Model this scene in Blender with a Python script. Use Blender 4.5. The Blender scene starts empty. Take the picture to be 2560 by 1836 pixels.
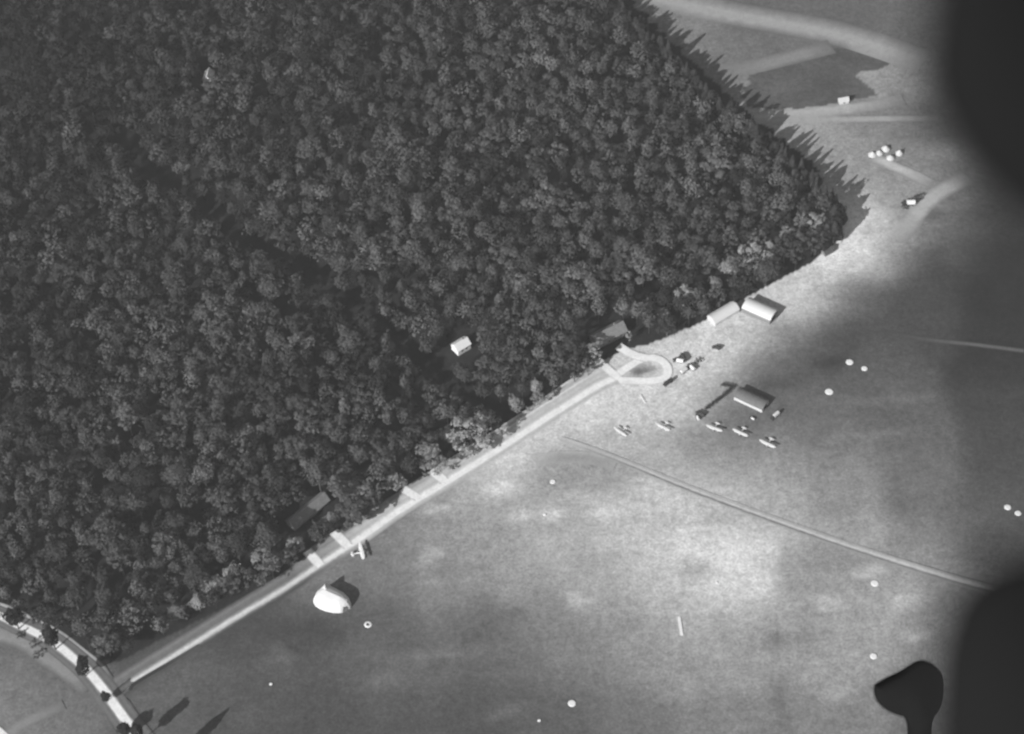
import bpy, math, random
import numpy as np
from mathutils import Vector, Matrix
random.seed(7); RNG = np.random.default_rng(11)
S = bpy.context.scene
R = math.radians

# ------------------------------------------------------------------ camera
CAM_H, PITCH, ROLL, LENS = 889.0, 50.0, -3.5, 75.0
W0, H0 = 2560.0, 1836.0
FPX = LENS / 36.0 * W0
ROT = Matrix.Rotation(R(90 - PITCH), 3, 'X') @ Matrix.Rotation(R(ROLL), 3, 'Z')
CAM = Vector((0, 0, CAM_H))
cam_d = bpy.data.cameras.new('camera'); cam = bpy.data.objects.new('camera', cam_d)
S.collection.objects.link(cam); S.camera = cam
cam.matrix_world = Matrix.Translation(CAM) @ ROT.to_4x4()
cam_d.lens = LENS; cam_d.sensor_width = 36; cam_d.sensor_fit = 'HORIZONTAL'
cam_d.clip_start = 0.05; cam_d.clip_end = 60000
cam_d.dof.use_dof = True; cam_d.dof.focus_distance = 22
cam_d.dof.aperture_fstop = 3.4

# ------------------------------------------------------------------ light
SUN_EL, SUN_AZ = 28.5, 43.0          # shadows fall towards azimuth 43 (from +Y towards +X)
w = bpy.data.worlds.new('World'); S.world = w; w.use_nodes = True
nt = w.node_tree; nt.nodes.clear()
sky = nt.nodes.new('ShaderNodeTexSky'); sky.sky_type = 'NISHITA'; sky.sun_disc = False
sky.sun_elevation = R(SUN_EL); sky.sun_rotation = R(180 + SUN_AZ)
bw = nt.nodes.new('ShaderNodeRGBToBW')            # black and white photograph: neutral sky light
bg = nt.nodes.new('ShaderNodeBackground'); bg.inputs['Strength'].default_value = 0.085
wo = nt.nodes.new('ShaderNodeOutputWorld')
nt.links.new(sky.outputs[0], bw.inputs[0]); nt.links.new(bw.outputs[0], bg.inputs[0]); nt.links.new(bg.outputs[0], wo.inputs[0])
sd = bpy.data.lights.new('sun', 'SUN'); sun = bpy.data.objects.new('sun', sd); S.collection.objects.link(sun)
sd.energy = 4.9; sd.angle = R(0.6); sd.color = (1, 1, 1)
sdir = Vector((math.sin(R(SUN_AZ)) * math.cos(R(SUN_EL)), math.cos(R(SUN_AZ)) * math.cos(R(SUN_EL)), -math.sin(R(SUN_EL))))
sun.rotation_euler = sdir.to_track_quat('-Z', 'Y').to_euler()
S.view_settings.view_transform = 'Standard'; S.view_settings.look = 'None'
S.view_settings.exposure = 0.15; S.view_settings.gamma = 1; S.view_settings.use_curve_mapping = False
S.cycles.max_bounces = 6; S.cycles.volume_bounces = 0

KD = 0.85                                # display-linear brightness of an albedo-1 level surface (for choosing base colours)
def alb(gray):                           # photograph grey level of open level ground -> base colour
    return np.clip((np.asarray(gray, float) / 255.0) ** 2.2 / KD - 0.062, 0.02, 0.82)

# ------------------------------------------------------------------ helpers
def ray(u, v):
    return (ROT @ Vector((u - W0 / 2, -(v - H0 / 2), -FPX))).normalized()
def G(u, v, z=0.0):
    d = ray(u, v); t = (z - CAM_H) / d.z
    return Vector((CAM.x + d.x * t, CAM.y + d.y * t, z))
def P2(u, v):
    g = G(u, v); return (g.x, g.y)
RT = np.array(ROT).T
def proj(x, y, z=0.0):
    p = np.stack([np.asarray(x, float), np.asarray(y, float), np.zeros_like(np.asarray(x, float)) + z - CAM_H], -1) @ RT.T
    return W0 / 2 + p[..., 0] / -p[..., 2] * FPX, H0 / 2 - p[..., 1] / -p[..., 2] * FPX

class MB:
    def __init__(s): s.v = []; s.f = []
    def add(s, vs, fs):
        n = len(s.v); s.v += [tuple(p) for p in vs]; s.f += [tuple(i + n for i in f) for f in fs]; return s
    def box(s, c, size, rz=0.0, tip=None):
        cx, cy, cz = c; a, b, h = size[0] / 2, size[1] / 2, size[2] / 2
        vs = []
        for z in (-h, h):
            k = 1 if (z < 0 or tip is None) else tip
            for (x, y) in ((-a, -b), (a, -b), (a, b), (-a, b)):
                x *= k; y *= k
                vs.append((cx + x * math.cos(rz) - y * math.sin(rz), cy + x * math.sin(rz) + y * math.cos(rz), cz + z))
        return s.add(vs, [(3, 2, 1, 0), (4, 5, 6, 7), (0, 1, 5, 4), (1, 2, 6, 5), (2, 3, 7, 6), (3, 0, 4, 7)])
    def tube(s, pts, radii, n=8, cap=True):
        pts = [Vector(p) for p in pts]; vs = []; fs = []
        for i, p in enumerate(pts):
            d = (pts[min(i + 1, len(pts) - 1)] - pts[max(i - 1, 0)]).normalized()
            a = d.orthogonal().normalized(); b = d.cross(a)
            if i == 0: a0 = a
            a = (a0 - d * a0.dot(d)).normalized(); b = d.cross(a); a0 = a
            r = radii[i] if hasattr(radii, '__len__') else radii
            for k in range(n):
                t = 2 * math.pi * k / n; vs.append(p + a * (math.cos(t) * r) + b * (math.sin(t) * r))
        for i in range(len(pts) - 1):
            for k in range(n):
                k2 = (k + 1) % n; fs.append((i * n + k, i * n + k2, (i + 1) * n + k2, (i + 1) * n + k))
        if cap: fs += [tuple(range(n))[::-1], tuple(range((len(pts) - 1) * n, len(pts) * n))]
        return s.add(vs, fs)
    def build(s, name, m, parent=None, smooth=False, loc=None):
        me = bpy.data.meshes.new(name); me.from_pydata(s.v, [], s.f); me.update()
        if smooth: me.polygons.foreach_set('use_smooth', [True] * len(me.polygons))
        o = bpy.data.objects.new(name, me); S.collection.objects.link(o)
        if m: me.materials.append(m)
        if parent: o.parent = parent
        if loc is not None: o.location = loc
        return o
def tag(o, label=None, cat=None, group=None, kind=None):
    for k, v in (('label', label), ('category', cat), ('group', group), ('kind', kind)):
        if v: o[k] = v
    return o
def empty(name, loc=(0, 0, 0), rz=0.0):
    o = bpy.data.objects.new(name, None); S.collection.objects.link(o)
    o.location = loc; o.rotation_euler = (0, 0, rz); o.empty_display_size = 0.5; return o
def dup(root, loc, rz, sc=1.0):
    def cp(o, par):
        c = o.copy(); S.collection.objects.link(c); c.parent = par
        for ch in o.children: cp(ch, c)
        return c
    r = cp(root, None); r.location = loc; r.rotation_euler = (0, 0, rz); r.scale = (sc, sc, sc); return r

# ------------------------------------------------------------------ materials
def mat(name, base, rough=0.9, noise=0.12, scale=0.5, obj_color=False, attr=None, detail=4, scale2=None, spec=0.2, transl=0.0):
    m = bpy.data.materials.new(name); m.use_nodes = True; t = m.node_tree; n = t.nodes; L = t.links
    b = n['Principled BSDF']; b.inputs['Roughness'].default_value = rough; b.inputs['Specular IOR Level'].default_value = spec
    geo = n.new('ShaderNodeNewGeometry')
    tex = n.new('ShaderNodeTexNoise'); tex.inputs['Scale'].default_value = scale; tex.inputs['Detail'].default_value = detail
    L.new(geo.outputs['Position'], tex.inputs['Vector'])
    mr = n.new('ShaderNodeMapRange'); mr.inputs[1].default_value = 0.25; mr.inputs[2].default_value = 0.75
    mr.inputs[3].default_value = 1 - noise; mr.inputs[4].default_value = 1 + noise; L.new(tex.outputs[0], mr.inputs[0])
    fac = mr.outputs[0]
    if scale2:
        for (s2, a2) in scale2:
            t2 = n.new('ShaderNodeTexNoise'); t2.inputs['Scale'].default_value = s2; t2.inputs['Detail'].default_value = 5
            t2.inputs['Roughness'].default_value = 0.65
            L.new(geo.outputs['Position'], t2.inputs['Vector'])
            m2 = n.new('ShaderNodeMapRange'); m2.inputs[1].default_value = 0.3; m2.inputs[2].default_value = 0.7
            m2.inputs[3].default_value = 1 - a2; m2.inputs[4].default_value = 1 + a2; L.new(t2.outputs[0], m2.inputs[0])
            mu = n.new('ShaderNodeMath'); mu.operation = 'MULTIPLY'; L.new(fac, mu.inputs[0]); L.new(m2.outputs[0], mu.inputs[1]); fac = mu.outputs[0]
    if attr:
        a = n.new('ShaderNodeAttribute'); a.attribute_name = attr; src = a.outputs['Fac']
    elif obj_color:
        a = n.new('ShaderNodeObjectInfo'); src = a.outputs['Color']
    else:
        a = n.new('ShaderNodeValue'); a.outputs[0].default_value = base; src = a.outputs[0]
    mu = n.new('ShaderNodeVectorMath'); mu.operation = 'SCALE'; L.new(src, mu.inputs[0]); L.new(fac, mu.inputs['Scale'])
    L.new(mu.outputs[0], b.inputs['Base Color'])
    return m
M_ground = mat('field_grass', 0.2, noise=0.14, scale=0.09, attr='tone', scale2=((0.30, 0.24), (0.85, 0.27), (0.028, 0.06)))
M_strip = mat('packed_dirt', 0.6, noise=0.10, scale=0.25, attr='tone', scale2=((0.9, 0.14),))
M_leaf = mat('leaf_foliage', 0.08, noise=0.22, scale=0.22, obj_color=True, scale2=((0.6, 0.15),), spec=0.1)
M_leafs = mat('forest_foliage', 0.08, noise=0.22, scale=0.22, attr='tone', scale2=((0.6, 0.15),), spec=0.1)
M_bark = mat('bark', 0.10, noise=0.3, scale=2)
M_canvas = mat('white_canvas', 0.66, noise=0.04, scale=0.6)
M_canvas2 = mat('weathered_canvas', 0.55, noise=0.12, scale=0.5)
M_greyroof = mat('grey_felt_roof', 0.15, noise=0.15, scale=0.8)
M_thatch = mat('thatch', 0.20, noise=0.25, scale=0.9)
M_tile = mat('roof_tile', 0.085, noise=0.2, scale=0.9)
M_wallw = mat('whitewash', 0.75, noise=0.06, scale=0.8)
M_wallg = mat('weathered_boards', 0.2, noise=0.2, scale=1.5)
M_dark = mat('dark_opening', 0.03, noise=0.2, scale=1)
M_wing = mat('doped_linen', 0.8, noise=0.05, scale=1.5)
M_wood = mat('varnished_wood', 0.15, noise=0.1, scale=3)
M_tyre = mat('rubber', 0.04, noise=0.1, scale=3)
M_veh = mat('dark_paint', 0.05, noise=0.15, scale=2)
M_chalk = mat('chalk', 0.78, noise=0.08, scale=0.9)
M_air = mat('doped_dark_fabric', 0.012, noise=0.15, scale=6, rough=0.95, spec=0.05)

# ------------------------------------------------------------------ ground tone (turf colour, worn and mown patches, with some vignetting painted in)
CP = [
 (50,1780,128),(150,1780,118),(400,1790,104),(600,1780,98),(800,1780,94),(1000,1780,98),(1200,1780,96),(1400,1780,104),(1600,1790,118),(1800,1790,128),(2000,1790,132),(2200,1790,130),
 (40,1640,108),(150,1680,108),(20,1710,128),(450,1660,104),(650,1650,98),(850,1650,100),(1050,1650,108),(1250,1650,110),(1450,1650,126),(1650,1650,145),(1850,1650,152),(2050,1650,155),(2200,1620,150),(2300,1600,150),
 (350,1570,92),(550,1560,92),(750,1560,95),(950,1550,105),(1150,1550,118),(1350,1550,130),(1550,1550,145),(1700,1550,165),(1850,1550,160),(2000,1550,150),(2150,1550,160),(2280,1500,160),(2400,1500,140),
 (650,1500,92),(750,1440,128),(950,1450,122),(1100,1450,140),(1300,1450,150),(1500,1450,160),(1650,1450,186),(1800,1450,198),(1930,1450,200),(1972,1450,136),(2100,1450,150),(2300,1430,150),
 (900,1350,124),(1050,1350,138),(1200,1350,150),(1400,1350,168),(1600,1350,186),(1750,1350,200),(1910,1360,196),(2000,1370,158),(2150,1360,155),(2300,1350,132),(2450,1330,105),
 (1000,1270,130),(1100,1260,150),(1250,1250,160),(1400,1260,165),(1550,1260,180),(1650,1250,194),(1800,1260,180),(1950,1260,162),(2100,1250,140),(2300,1240,115),(2500,1240,98),
 (1120,1190,168),(1250,1170,188),(1400,1180,140),(1500,1180,140),(1700,1180,168),(1900,1180,158),(2100,1180,140),(2300,1180,116),(2500,1180,92),
 (1250,1115,215),(1400,1100,190),(1500,1100,182),(1600,1100,168),(1750,1110,138),(1900,1100,128),(2100,1100,118),(2300,1100,108),(2500,1100,90),
 (1400,1000,218),(1550,1010,205),(1700,1000,200),(1770,990,160),(1850,1030,104),(1950,960,112),(2000,1000,110),(2200,1000,105),(2500,1000,86),
 (1550,925,192),(1700,900,204),(1800,900,190),(1900,905,105),(2000,900,90),(2200,900,100),(2500,900,78),
 (1650,830,190),(1750,840,208),(1850,840,220),(1920,850,165),(1990,830,108),(2100,820,86),(2300,820,90),(2500,820,78),
 (1850,790,185),(1950,740,195),(1985,765,215),(2050,735,195),(2110,740,120),(2160,740,90),(2300,740,88),(2500,740,74),
 (1990,690,180),(2080,650,225),(2150,645,222),(2205,640,180),(2260,650,84),(2400,650,84),(2500,650,74),
 (2100,560,215),(2150,560,225),(2230,560,175),(2300,560,125),(2400,560,100),(2500,560,85),
 (2170,480,165),(2250,480,145),(2330,490,140),(2400,480,112),(2520,480,90),
 (2060,400,150),(2120,400,148),(2200,420,140),(2300,400,130),(2390,420,140),(2480,400,90),
 (1950,310,158),(2000,300,158),(2080,340,150),(2150,310,132),(2250,310,125),(2350,300,110),(2450,300,90),
 (1830,200,128),(1900,270,150),(2230,180,148),(2280,200,140),(2400,200,100),
 (1750,120,124),(1850,130,118),(1900,100,112),(2000,100,116),(1700,80,130),
 (1600,10,132),(1700,10,130),(1900,10,108),(2100,20,108),(2300,60,112),(2450,60,90),(1900,-80,110),(2200,-100,105),
]
PATCH = [ (1608,924,6.5,3.2,-85), # px, py, rx m, ry m, delta grey
 (1250,1225,8,5,35),(1300,1290,7,3,25),(1095,1275,9,3,28),(1450,1235,10,5,22),(1380,1290,4,3,30),(1360,1285,9,4,14),(1510,1282,9,6,22),(1085,1382,6,5,30),
 (1740,1425,9,7,-22),(2170,1430,8,3,30),(2260,1498,9,6,24),(2070,1503,5,5,28),(1440,1500,7,5,24),(700,1640,8,8,14),(1970,1600,20,6,-16),(1950,1750,4,60,-10),
 (2290,1590,6,4,28),(2100,1730,8,5,14),(1265,1780,8,5,14),(950,1705,12,6,12),(1080,1640,20,3,12),(1180,1590,10,5,-12),(1250,1540,14,8,-14),(1700,1740,16,8,10),
 (1930,960,16,6,-14),(2070,910,10,6,-10),(2230,1000,30,4,10),(2200,1085,26,3,8),(1580,835,9,5,-25),(1830,830,12,6,-12),(2040,560,10,10,-10),
 (2310,540,16,4,-22),(2300,440,10,7,14),(2360,380,14,7,18),(2180,575,5,4,-22),(1880,700,14,4,20),(2060,700,10,4,18),
 (1755,1300,40,5,-10),(2180,1310,6,18,10),(2390,640,8,10,8),(820,1590,30,12,-8),(900,1620,12,10,10),(2060,1400,30,9,-10)]
CPX = np.array([P2(a, b) for a, b, c in CP]); CPV = np.array([c for a, b, c in CP], float)
PW = [(*P2(a, b), rx, ry, d) for a, b, rx, ry, d in PATCH]
def gray_at(x, y):
    x = np.asarray(x, float); y = np.asarray(y, float); sh = x.shape; x = x.ravel(); y = y.ravel()
    num = np.zeros_like(x); den = np.zeros_like(x)
    for (px, py), v in zip(CPX, CPV):
        d2 = (x - px) ** 2 + (y - py) ** 2
        ww = np.exp(-d2 / (2 * 11.5 ** 2)) + 1e-4 / (1 + d2 / 400.0) ** 2
        num += ww * v; den += ww
    g = num / den
    # irregular edges: several octaves of cheap noise
    wob = (np.sin(x * .31 + 1.3 * np.sin(y * .23)) + np.sin(y * .41 + 1.7 * np.sin(x * .19 + 2)) + np.sin((x + y) * .73 + 1.1 * np.sin(x * .57)))
    for px, py, rx, ry, d in PW:
        q = ((x - px + wob * .9) / rx) ** 2 + ((y - py + wob * .7) / ry) ** 2
        g += d * np.exp(-q)
    # pale rectangle ending at a sharp right-hand edge
    u, v = proj(x, y)
    e = 1 / (1 + np.exp(-(1946 + wob * 3 - u) / 6)); band = np.exp(-((v - 1440) / 95.0) ** 4) * np.exp(-((u - 1900) / 130.0) ** 2)
    g += band * (e * 16 - (1 - e) * 8)
    # dark crop field with its corner nibbled out
    return g.reshape(sh)
def inpoly(x, y, poly):
    x = np.asarray(x, float); y = np.asarray(y, float); c = np.zeros(x.shape, bool); n = len(poly)
    for i in range(n):
        x1, y1 = poly[i]; x2, y2 = poly[(i + 1) % n]
        if y1 == y2: continue
        c ^= ((y1 > y) != (y2 > y)) & (x < (x2 - x1) * (y - y1) / (y2 - y1) + x1)
    return c
def pxpoly(pts): return [P2(a, b) for a, b in pts]

FOREST = pxpoly([(-260, 1478), (0, 1535), (70, 1545), (170, 1592), (205, 1622), (262, 1650), (300, 1655), (395, 1602), (540, 1530), (677, 1458), (779, 1380), (835, 1338), (971, 1264), (1084, 1184),
  (1185, 1124), (1332, 1036), (1445, 956), (1500, 908), (1560, 874), (1625, 860), (1761, 802), (1851, 752), (1960, 692), (2032, 655), (2090, 605), (2106, 556), (2020, 460), (1925, 385), (1845, 315), (1785, 270), (1735, 220), (1635, 125), (1560, 50), (1480, -30), (1380, -190), (700, -190), (-330, -190)])
CROP = pxpoly([(1850, 240), (1870, 268), (1960, 275), (2098, 258), (2192, 238), (2185, 226), (2132, 186), (2160, 176), (2212, 170), (2226, 162), (2212, 132), (2186, 106), (2150, 104), (2080, 122), (1990, 150), (1935, 168), (1880, 186)])
COAST = [-30000, -12000, -5000, -2200, -1100, -700, -500, -410]
xs = np.array(COAST + list(np.arange(-372, 374, 1.5)) + [-c for c in COAST[::-1]], float)
ys = np.array([-30000, -9000, -3000, -900, -100, 250, 400, 460] + list(np.arange(488, 1132, 1.5)) + [1180, 1300, 1600, 2400, 5000, 12000, 32000], float)
X, Y = np.meshgrid(xs, ys); gr = gray_at(X, Y)
uu, vv = proj(X, Y)
wobf = 2.2 * (np.sin(X * .45 + np.sin(Y * .3) * 2) + np.sin(Y * .5 + 1 + np.sin(X * .21) * 2)) * .5
gr = np.where(inpoly(X + wobf * .5, Y - wobf * .4, CROP), 101 + 5 * np.sin(X * .11 + 2 * np.sin(Y * .09)) * np.sin(Y * .13), gr)
fo = inpoly(X, Y, FOREST) | (inpoly(X - 5 - wobf, Y - 3, FOREST) | inpoly(X - 11 - wobf, Y - 8, FOREST)) & (X > 60) & (Y > 880)  # forest floor pushed east so the tree-shadow band is painted dark
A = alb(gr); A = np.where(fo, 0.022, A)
Z = 0.10 * np.sin(X * .05) * np.sin(Y * .043) + 0.06 * np.sin(X * .21 + 1) * np.sin(Y * .17)
Z = np.where((np.abs(X) > 380) | (Y < 480) | (Y > 1140), 0, Z) - 0.16
ny, nx = X.shape
me = bpy.data.meshes.new('ground'); co = np.stack([X, Y, Z], -1).reshape(-1, 3)
idx = np.arange(nx * ny).reshape(ny, nx)
q = np.stack([idx[:-1, :-1], idx[:-1, 1:], idx[1:, 1:], idx[1:, :-1]], -1).reshape(-1, 4)
def fast_mesh(me, co, q):
    me.vertices.add(len(co)); me.vertices.foreach_set('co', np.ascontiguousarray(co, np.float32).ravel())
    me.loops.add(q.size); me.loops.foreach_set('vertex_index', np.ascontiguousarray(q, np.int32).ravel())
    me.polygons.add(len(q)); me.polygons.foreach_set('loop_start', np.arange(0, q.size, 4, dtype=np.int32))
    me.update(calc_edges=True)
def set_tone(me, vals):
    a = me.attributes.new('tone', 'FLOAT', 'POINT'); a.data.foreach_set('value', np.ascontiguousarray(vals, np.float32).ravel())
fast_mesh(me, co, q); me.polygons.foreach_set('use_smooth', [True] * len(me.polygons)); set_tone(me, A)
me.materials.append(M_ground)
ground = bpy.data.objects.new('ground', me); S.collection.objects.link(ground); tag(ground, kind='structure')

# ------------------------------------------------------------------ roads, paths, ditches: draped strips
def resample(pts, step):
    out = [pts[0]]
    for a, b in zip(pts[:-1], pts[1:]):
        L = math.dist(a, b); n = max(1, int(L / step))
        out += [(a[0] + (b[0] - a[0]) * i / n, a[1] + (b[1] - a[1]) * i / n) for i in range(1, n + 1)]
    return out
def smooth_line(pts, it=2):
    for _ in range(it):
        o = [pts[0]]
        for a, b in zip(pts[:-1], pts[1:]):
            o += [(a[0] * .75 + b[0] * .25, a[1] * .75 + b[1] * .25), (a[0] * .25 + b[0] * .75, a[1] * .25 + b[1] * .75)]
        pts = o + [pts[-1]]
    return pts
def strip(name, px, prof, prof2=None, z=0.05, fade=(0, 0), closed=False, rag=0.35, wscale=None):
    """prof: list of (offset m, grey or None) across; None = the ground's own colour"""
    pts = [P2(a, b) for a, b in px]; pts = resample(smooth_line(pts), 1.6); n = len(pts)
    V = []; T = []; m = len(prof); tot = n
    for i, p in enumerate(pts):
        a = pts[max(i - 1, 0)]; b = pts[min(i + 1, n - 1)]
        if closed and i in (0, n - 1): a, b = pts[-2], pts[1]
        d = Vector((b[0] - a[0], b[1] - a[1])).normalized(); nrm = Vector((-d.y, d.x))
        k = 1.0
        if fade[0]: k = min(k, i * 1.6 / fade[0])
        if fade[1]: k = min(k, (n - 1 - i) * 1.6 / fade[1])
        ws = 1 if wscale is None else wscale[0] + (wscale[1] - wscale[0]) * i / max(1, n - 1)
        kk = i / max(1, n - 1) * n * 1.6; mixk = 0 if prof2 is None else max(0, min(1, (kk - 95) / 40))
        for j, (off, g) in enumerate(prof):
            if prof2 is not None:
                o2, g2 = prof2[j]; off = off * (1 - mixk) + o2 * mixk; g = g if g is None else g * (1 - mixk) + g2 * mixk
            rr = rag * (math.sin(i * .83 + j * 2.1) * .5 + random.uniform(-.5, .5)) if 0 < j < m - 1 else 0
            x, y = p[0] + nrm.x * (off * ws + rr), p[1] + nrm.y * (off * ws + rr)
            V.append((x, y, z + i * 0.0007)); T.append((g, k))
    V = np.array(V); gg = gray_at(V[:, 0], V[:, 1])
    tone = np.array([alb(g0 if t is None else g0 + (t - g0) * max(0, min(1, k)) ) for g0, (t, k) in zip(gg, T)])
    F = [(i * m + j, i * m + j + 1, (i + 1) * m + j + 1, (i + 1) * m + j) for i in range(n - 1) for j in range(m - 1)]
    me = bpy.data.meshes.new(name); me.from_pydata([tuple(v) for v in V], [], F); me.update(); set_tone(me, tone); me.materials.append(M_strip)
    o = bpy.data.objects.new(name, me); S.collection.objects.link(o); tag(o, kind='structure'); return o

# offsets: + is to the left of the direction of travel
ROADPX = [(283, 1742), (317, 1714), (390, 1668), (476, 1616), (595, 1541), (714, 1472), (794, 1416), (900, 1348), (1000, 1275), (1100, 1216), (1220, 1142), (1330, 1070), (1420, 1012), (1500, 962), (1540, 946)]
strip('road', ROADPX, [(8.5, None), (6.2, 130), (4.6, 120), (3.0, 118), (1.8, 150), (1.0, 195), (0, 205), (-1.0, 180), (-2.0, 118), (-3.2, 92), (-5.4, None)],
      [(8.5, None), (6.8, 180), (5.2, 188), (3.6, 178), (2.6, 190), (1.25, 228), (0, 238), (-1.25, 228), (-2.1, 190), (-3.2, 175), (-4.8, None)], z=0.07, fade=(4, 0), rag=.3)
strip('verge', [(780, 1398), (900, 1325), (1000, 1258), (1100, 1192), (1200, 1130), (1330, 1046), (1450, 962), (1520, 922)], [(6.5, None), (4.2, 165), (1.5, 190), (-1, 195), (-4, 190), (-6, None)], z=0.0, fade=(30, 10), rag=.8)
strip('road', [(1090, 1232), (1180, 1180), (1290, 1110), (1400, 1040)], [(1.2, None), (.4, 168), (-.4, 165), (-1.2, None)], z=0.13, fade=(14, 14), rag=.2)
# loop track of the turning place
strip('path', [(1528, 948), (1560, 925), (1600, 900), (1632, 893), (1660, 905), (1672, 928), (1662, 948), (1625, 954), (1570, 952), (1520, 950)], [(2.6, None), (1.7, 232), (0, 242), (-1.7, 232), (-2.6, None)], z=0.14, rag=.3)
strip('path', [(1492, 900), (1515, 920), (1545, 945)], [(2.6, None), (1.6, 240), (0, 245), (-1.6, 240), (-2.6, None)], z=0.19, rag=.2)
strip('path', [(1545, 866), (1580, 888), (1620, 898)], [(2.8, None), (1.9, 240), (0, 245), (-1.9, 240), (-2.8, None)], z=0.19, rag=.2)
# crossings over the verge
for a, b, wd in (((768, 1378), (802, 1416), 2.1), ((834, 1330), (872, 1368), 2.1), ((1006, 1222), (1046, 1246), 2.0), ((1078, 1176), (1112, 1204), 2.3)):
    strip('path', [a, ((a[0] + b[0]) / 2, (a[1] + b[1]) / 2), b], [(wd + .6, 175), (wd * .85, 225), (0, 240), (-wd * .85, 225), (-wd - .6, 175)], z=0.21, rag=.45)
# the highway lower left, with ditches and side tracks
HW = [(-120, 1488), (0, 1540), (40, 1561), (90, 1583), (129, 1603), (155, 1622), (197, 1657), (222, 1680), (255, 1719), (288, 1765), (314, 1802), (350, 1850), (410, 1930)]
strip('highway', HW, [(6.2, None), (4.6, 118), (3.0, 108), (2.3, 150), (1.75, 228), (0, 240), (-1.75, 228), (-2.3, 150), (-3.2, 112), (-4.6, 122), (-6.0, None)], z=0.17, rag=.25, wscale=(.78, 1.15))
strip('path', [(-60, 1498), (0, 1514), (35, 1528), (65, 1543), (125, 1572), (160, 1592), (200, 1625), (250, 1662), (275, 1700)], [(1.9, None), (1.0, 172), (0, 180), (-1.0, 160), (-1.9, None)], z=0.12, rag=.3, fade=(0, 14))
strip('ditch', [(232, 1730), (245, 1752), (268, 1785), (290, 1820), (320, 1870)], [(1.4, None), (.7, 78), (-.2, 74), (-1.2, None)], z=0.07, rag=.2, fade=(5, 0))
strip('path', [(240, 1738), (262, 1765), (290, 1806), (318, 1850)], [(1.6, None), (.7, 150), (-.5, 150), (-1.4, None)], z=0.11, rag=.2, fade=(6, 0))
strip('path', [(314, 1752), (335, 1782), (355, 1812), (378, 1850)], [(1.4, None), (.6, 182), (-.5, 186), (-1.3, None)], z=0.11, rag=.15, fade=(5, 0))
strip('ditch', [(325, 1728), (330, 1716), (350, 1702), (420, 1662), (500, 1615)], [(1.3, None), (.5, 80), (-.5, 80), (-1.4, None)], z=0.19, rag=.2, fade=(3, 20))
strip('path', [(-60, 1570), (0, 1585), (60, 1602), (110, 1640), (170, 1680), (225, 1722)], [(4.5, None), (2, 138), (-2, 142), (-5, None)], z=-0.02, rag=.8, fade=(0, 8))
strip('path', [(20, 1836), (60, 1808), (110, 1785), (160, 1762)], [(3, None), (1, 138), (-1, 138), (-3, None)], z=0.0, rag=.6, fade=(0, 14))
strip('path', [(-60, 1786), (0, 1830), (20, 1850)], [(2.2, None), (1.5, 215), (-1.5, 215), (-2.2, None)], z=0.1, rag=.3)
# track with a ditch across the field
TR = [(1400, 1098), (1470, 1121), (1540, 1148), (1600, 1172), (1700, 1214), (1800, 1252), (1900, 1289), (2000, 1325), (2100, 1360), (2200, 1393), (2300, 1425), (2420, 1462), (2600, 1510)]
strip('path', TR, [(3.6, None), (2.0, 165), (1.0, 186), (.1, 188), (-.5, 150), (-.9, 130), (-1.4, 126), (-2.0, 150), (-3.4, None)], z=0.06, rag=.35, fade=(45, 0), wscale=(.55, .95))
strip('ditch', [(1345, 1150), (1410, 1142), (1470, 1144), (1540, 1160)], [(4, None), (1.2, 152), (-.6, 148), (-4, None)], z=-0.02, rag=.6, fade=(12, 12))
# upper right lanes
strip('path', [(1560, -35), (1700, 12), (1850, 42), (2000, 68), (2100, 88), (2200, 120), (2310, 160)], [(13, None), (6, 142), (2, 158), (-3, 156), (-10, None)], z=0.05, rag=1.2, fade=(0, 20))
strip('path', [(1800, 182), (1880, 170), (1990, 142), (2080, 118)], [(7, None), (2.5, 136), (-2, 136), (-6, None)], z=0.1, rag=.8, fade=(25, 12))
strip('path', [(1880, 298), (1980, 290), (2100, 276), (2200, 262), (2260, 250)], [(5, None), (2.5, 168), (-2, 160), (-5, None)], z=0.05, rag=.8, fade=(0, 30))
strip('path', [(1925, 302), (2050, 300), (2200, 298), (2360, 296)], [(3, None), (1.2, 158), (-1, 158), (-3, None)], z=0.1, rag=.5, fade=(0, 30))
strip('path', [(2180, 392), (2230, 415), (2280, 435), (2330, 462)], [(4, None), (1.6, 178), (-1.6, 178), (-4, None)], z=0.05, rag=.8, fade=(6, 20))
strip('path', [(2420, 440), (2360, 475), (2320, 500), (2290, 540), (2240, 600)], [(6, None), (2.4, 168), (-2.4, 168), (-6, None)], z=0.0, rag=1.0, fade=(12, 20))
strip('path', [(2250, 838), (2330, 852), (2440, 862), (2560, 878)], [(1.8, None), (.4, 108), (-.4, 108), (-1.8, None)], z=0.05, rag=.2, fade=(30, 0))

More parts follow.
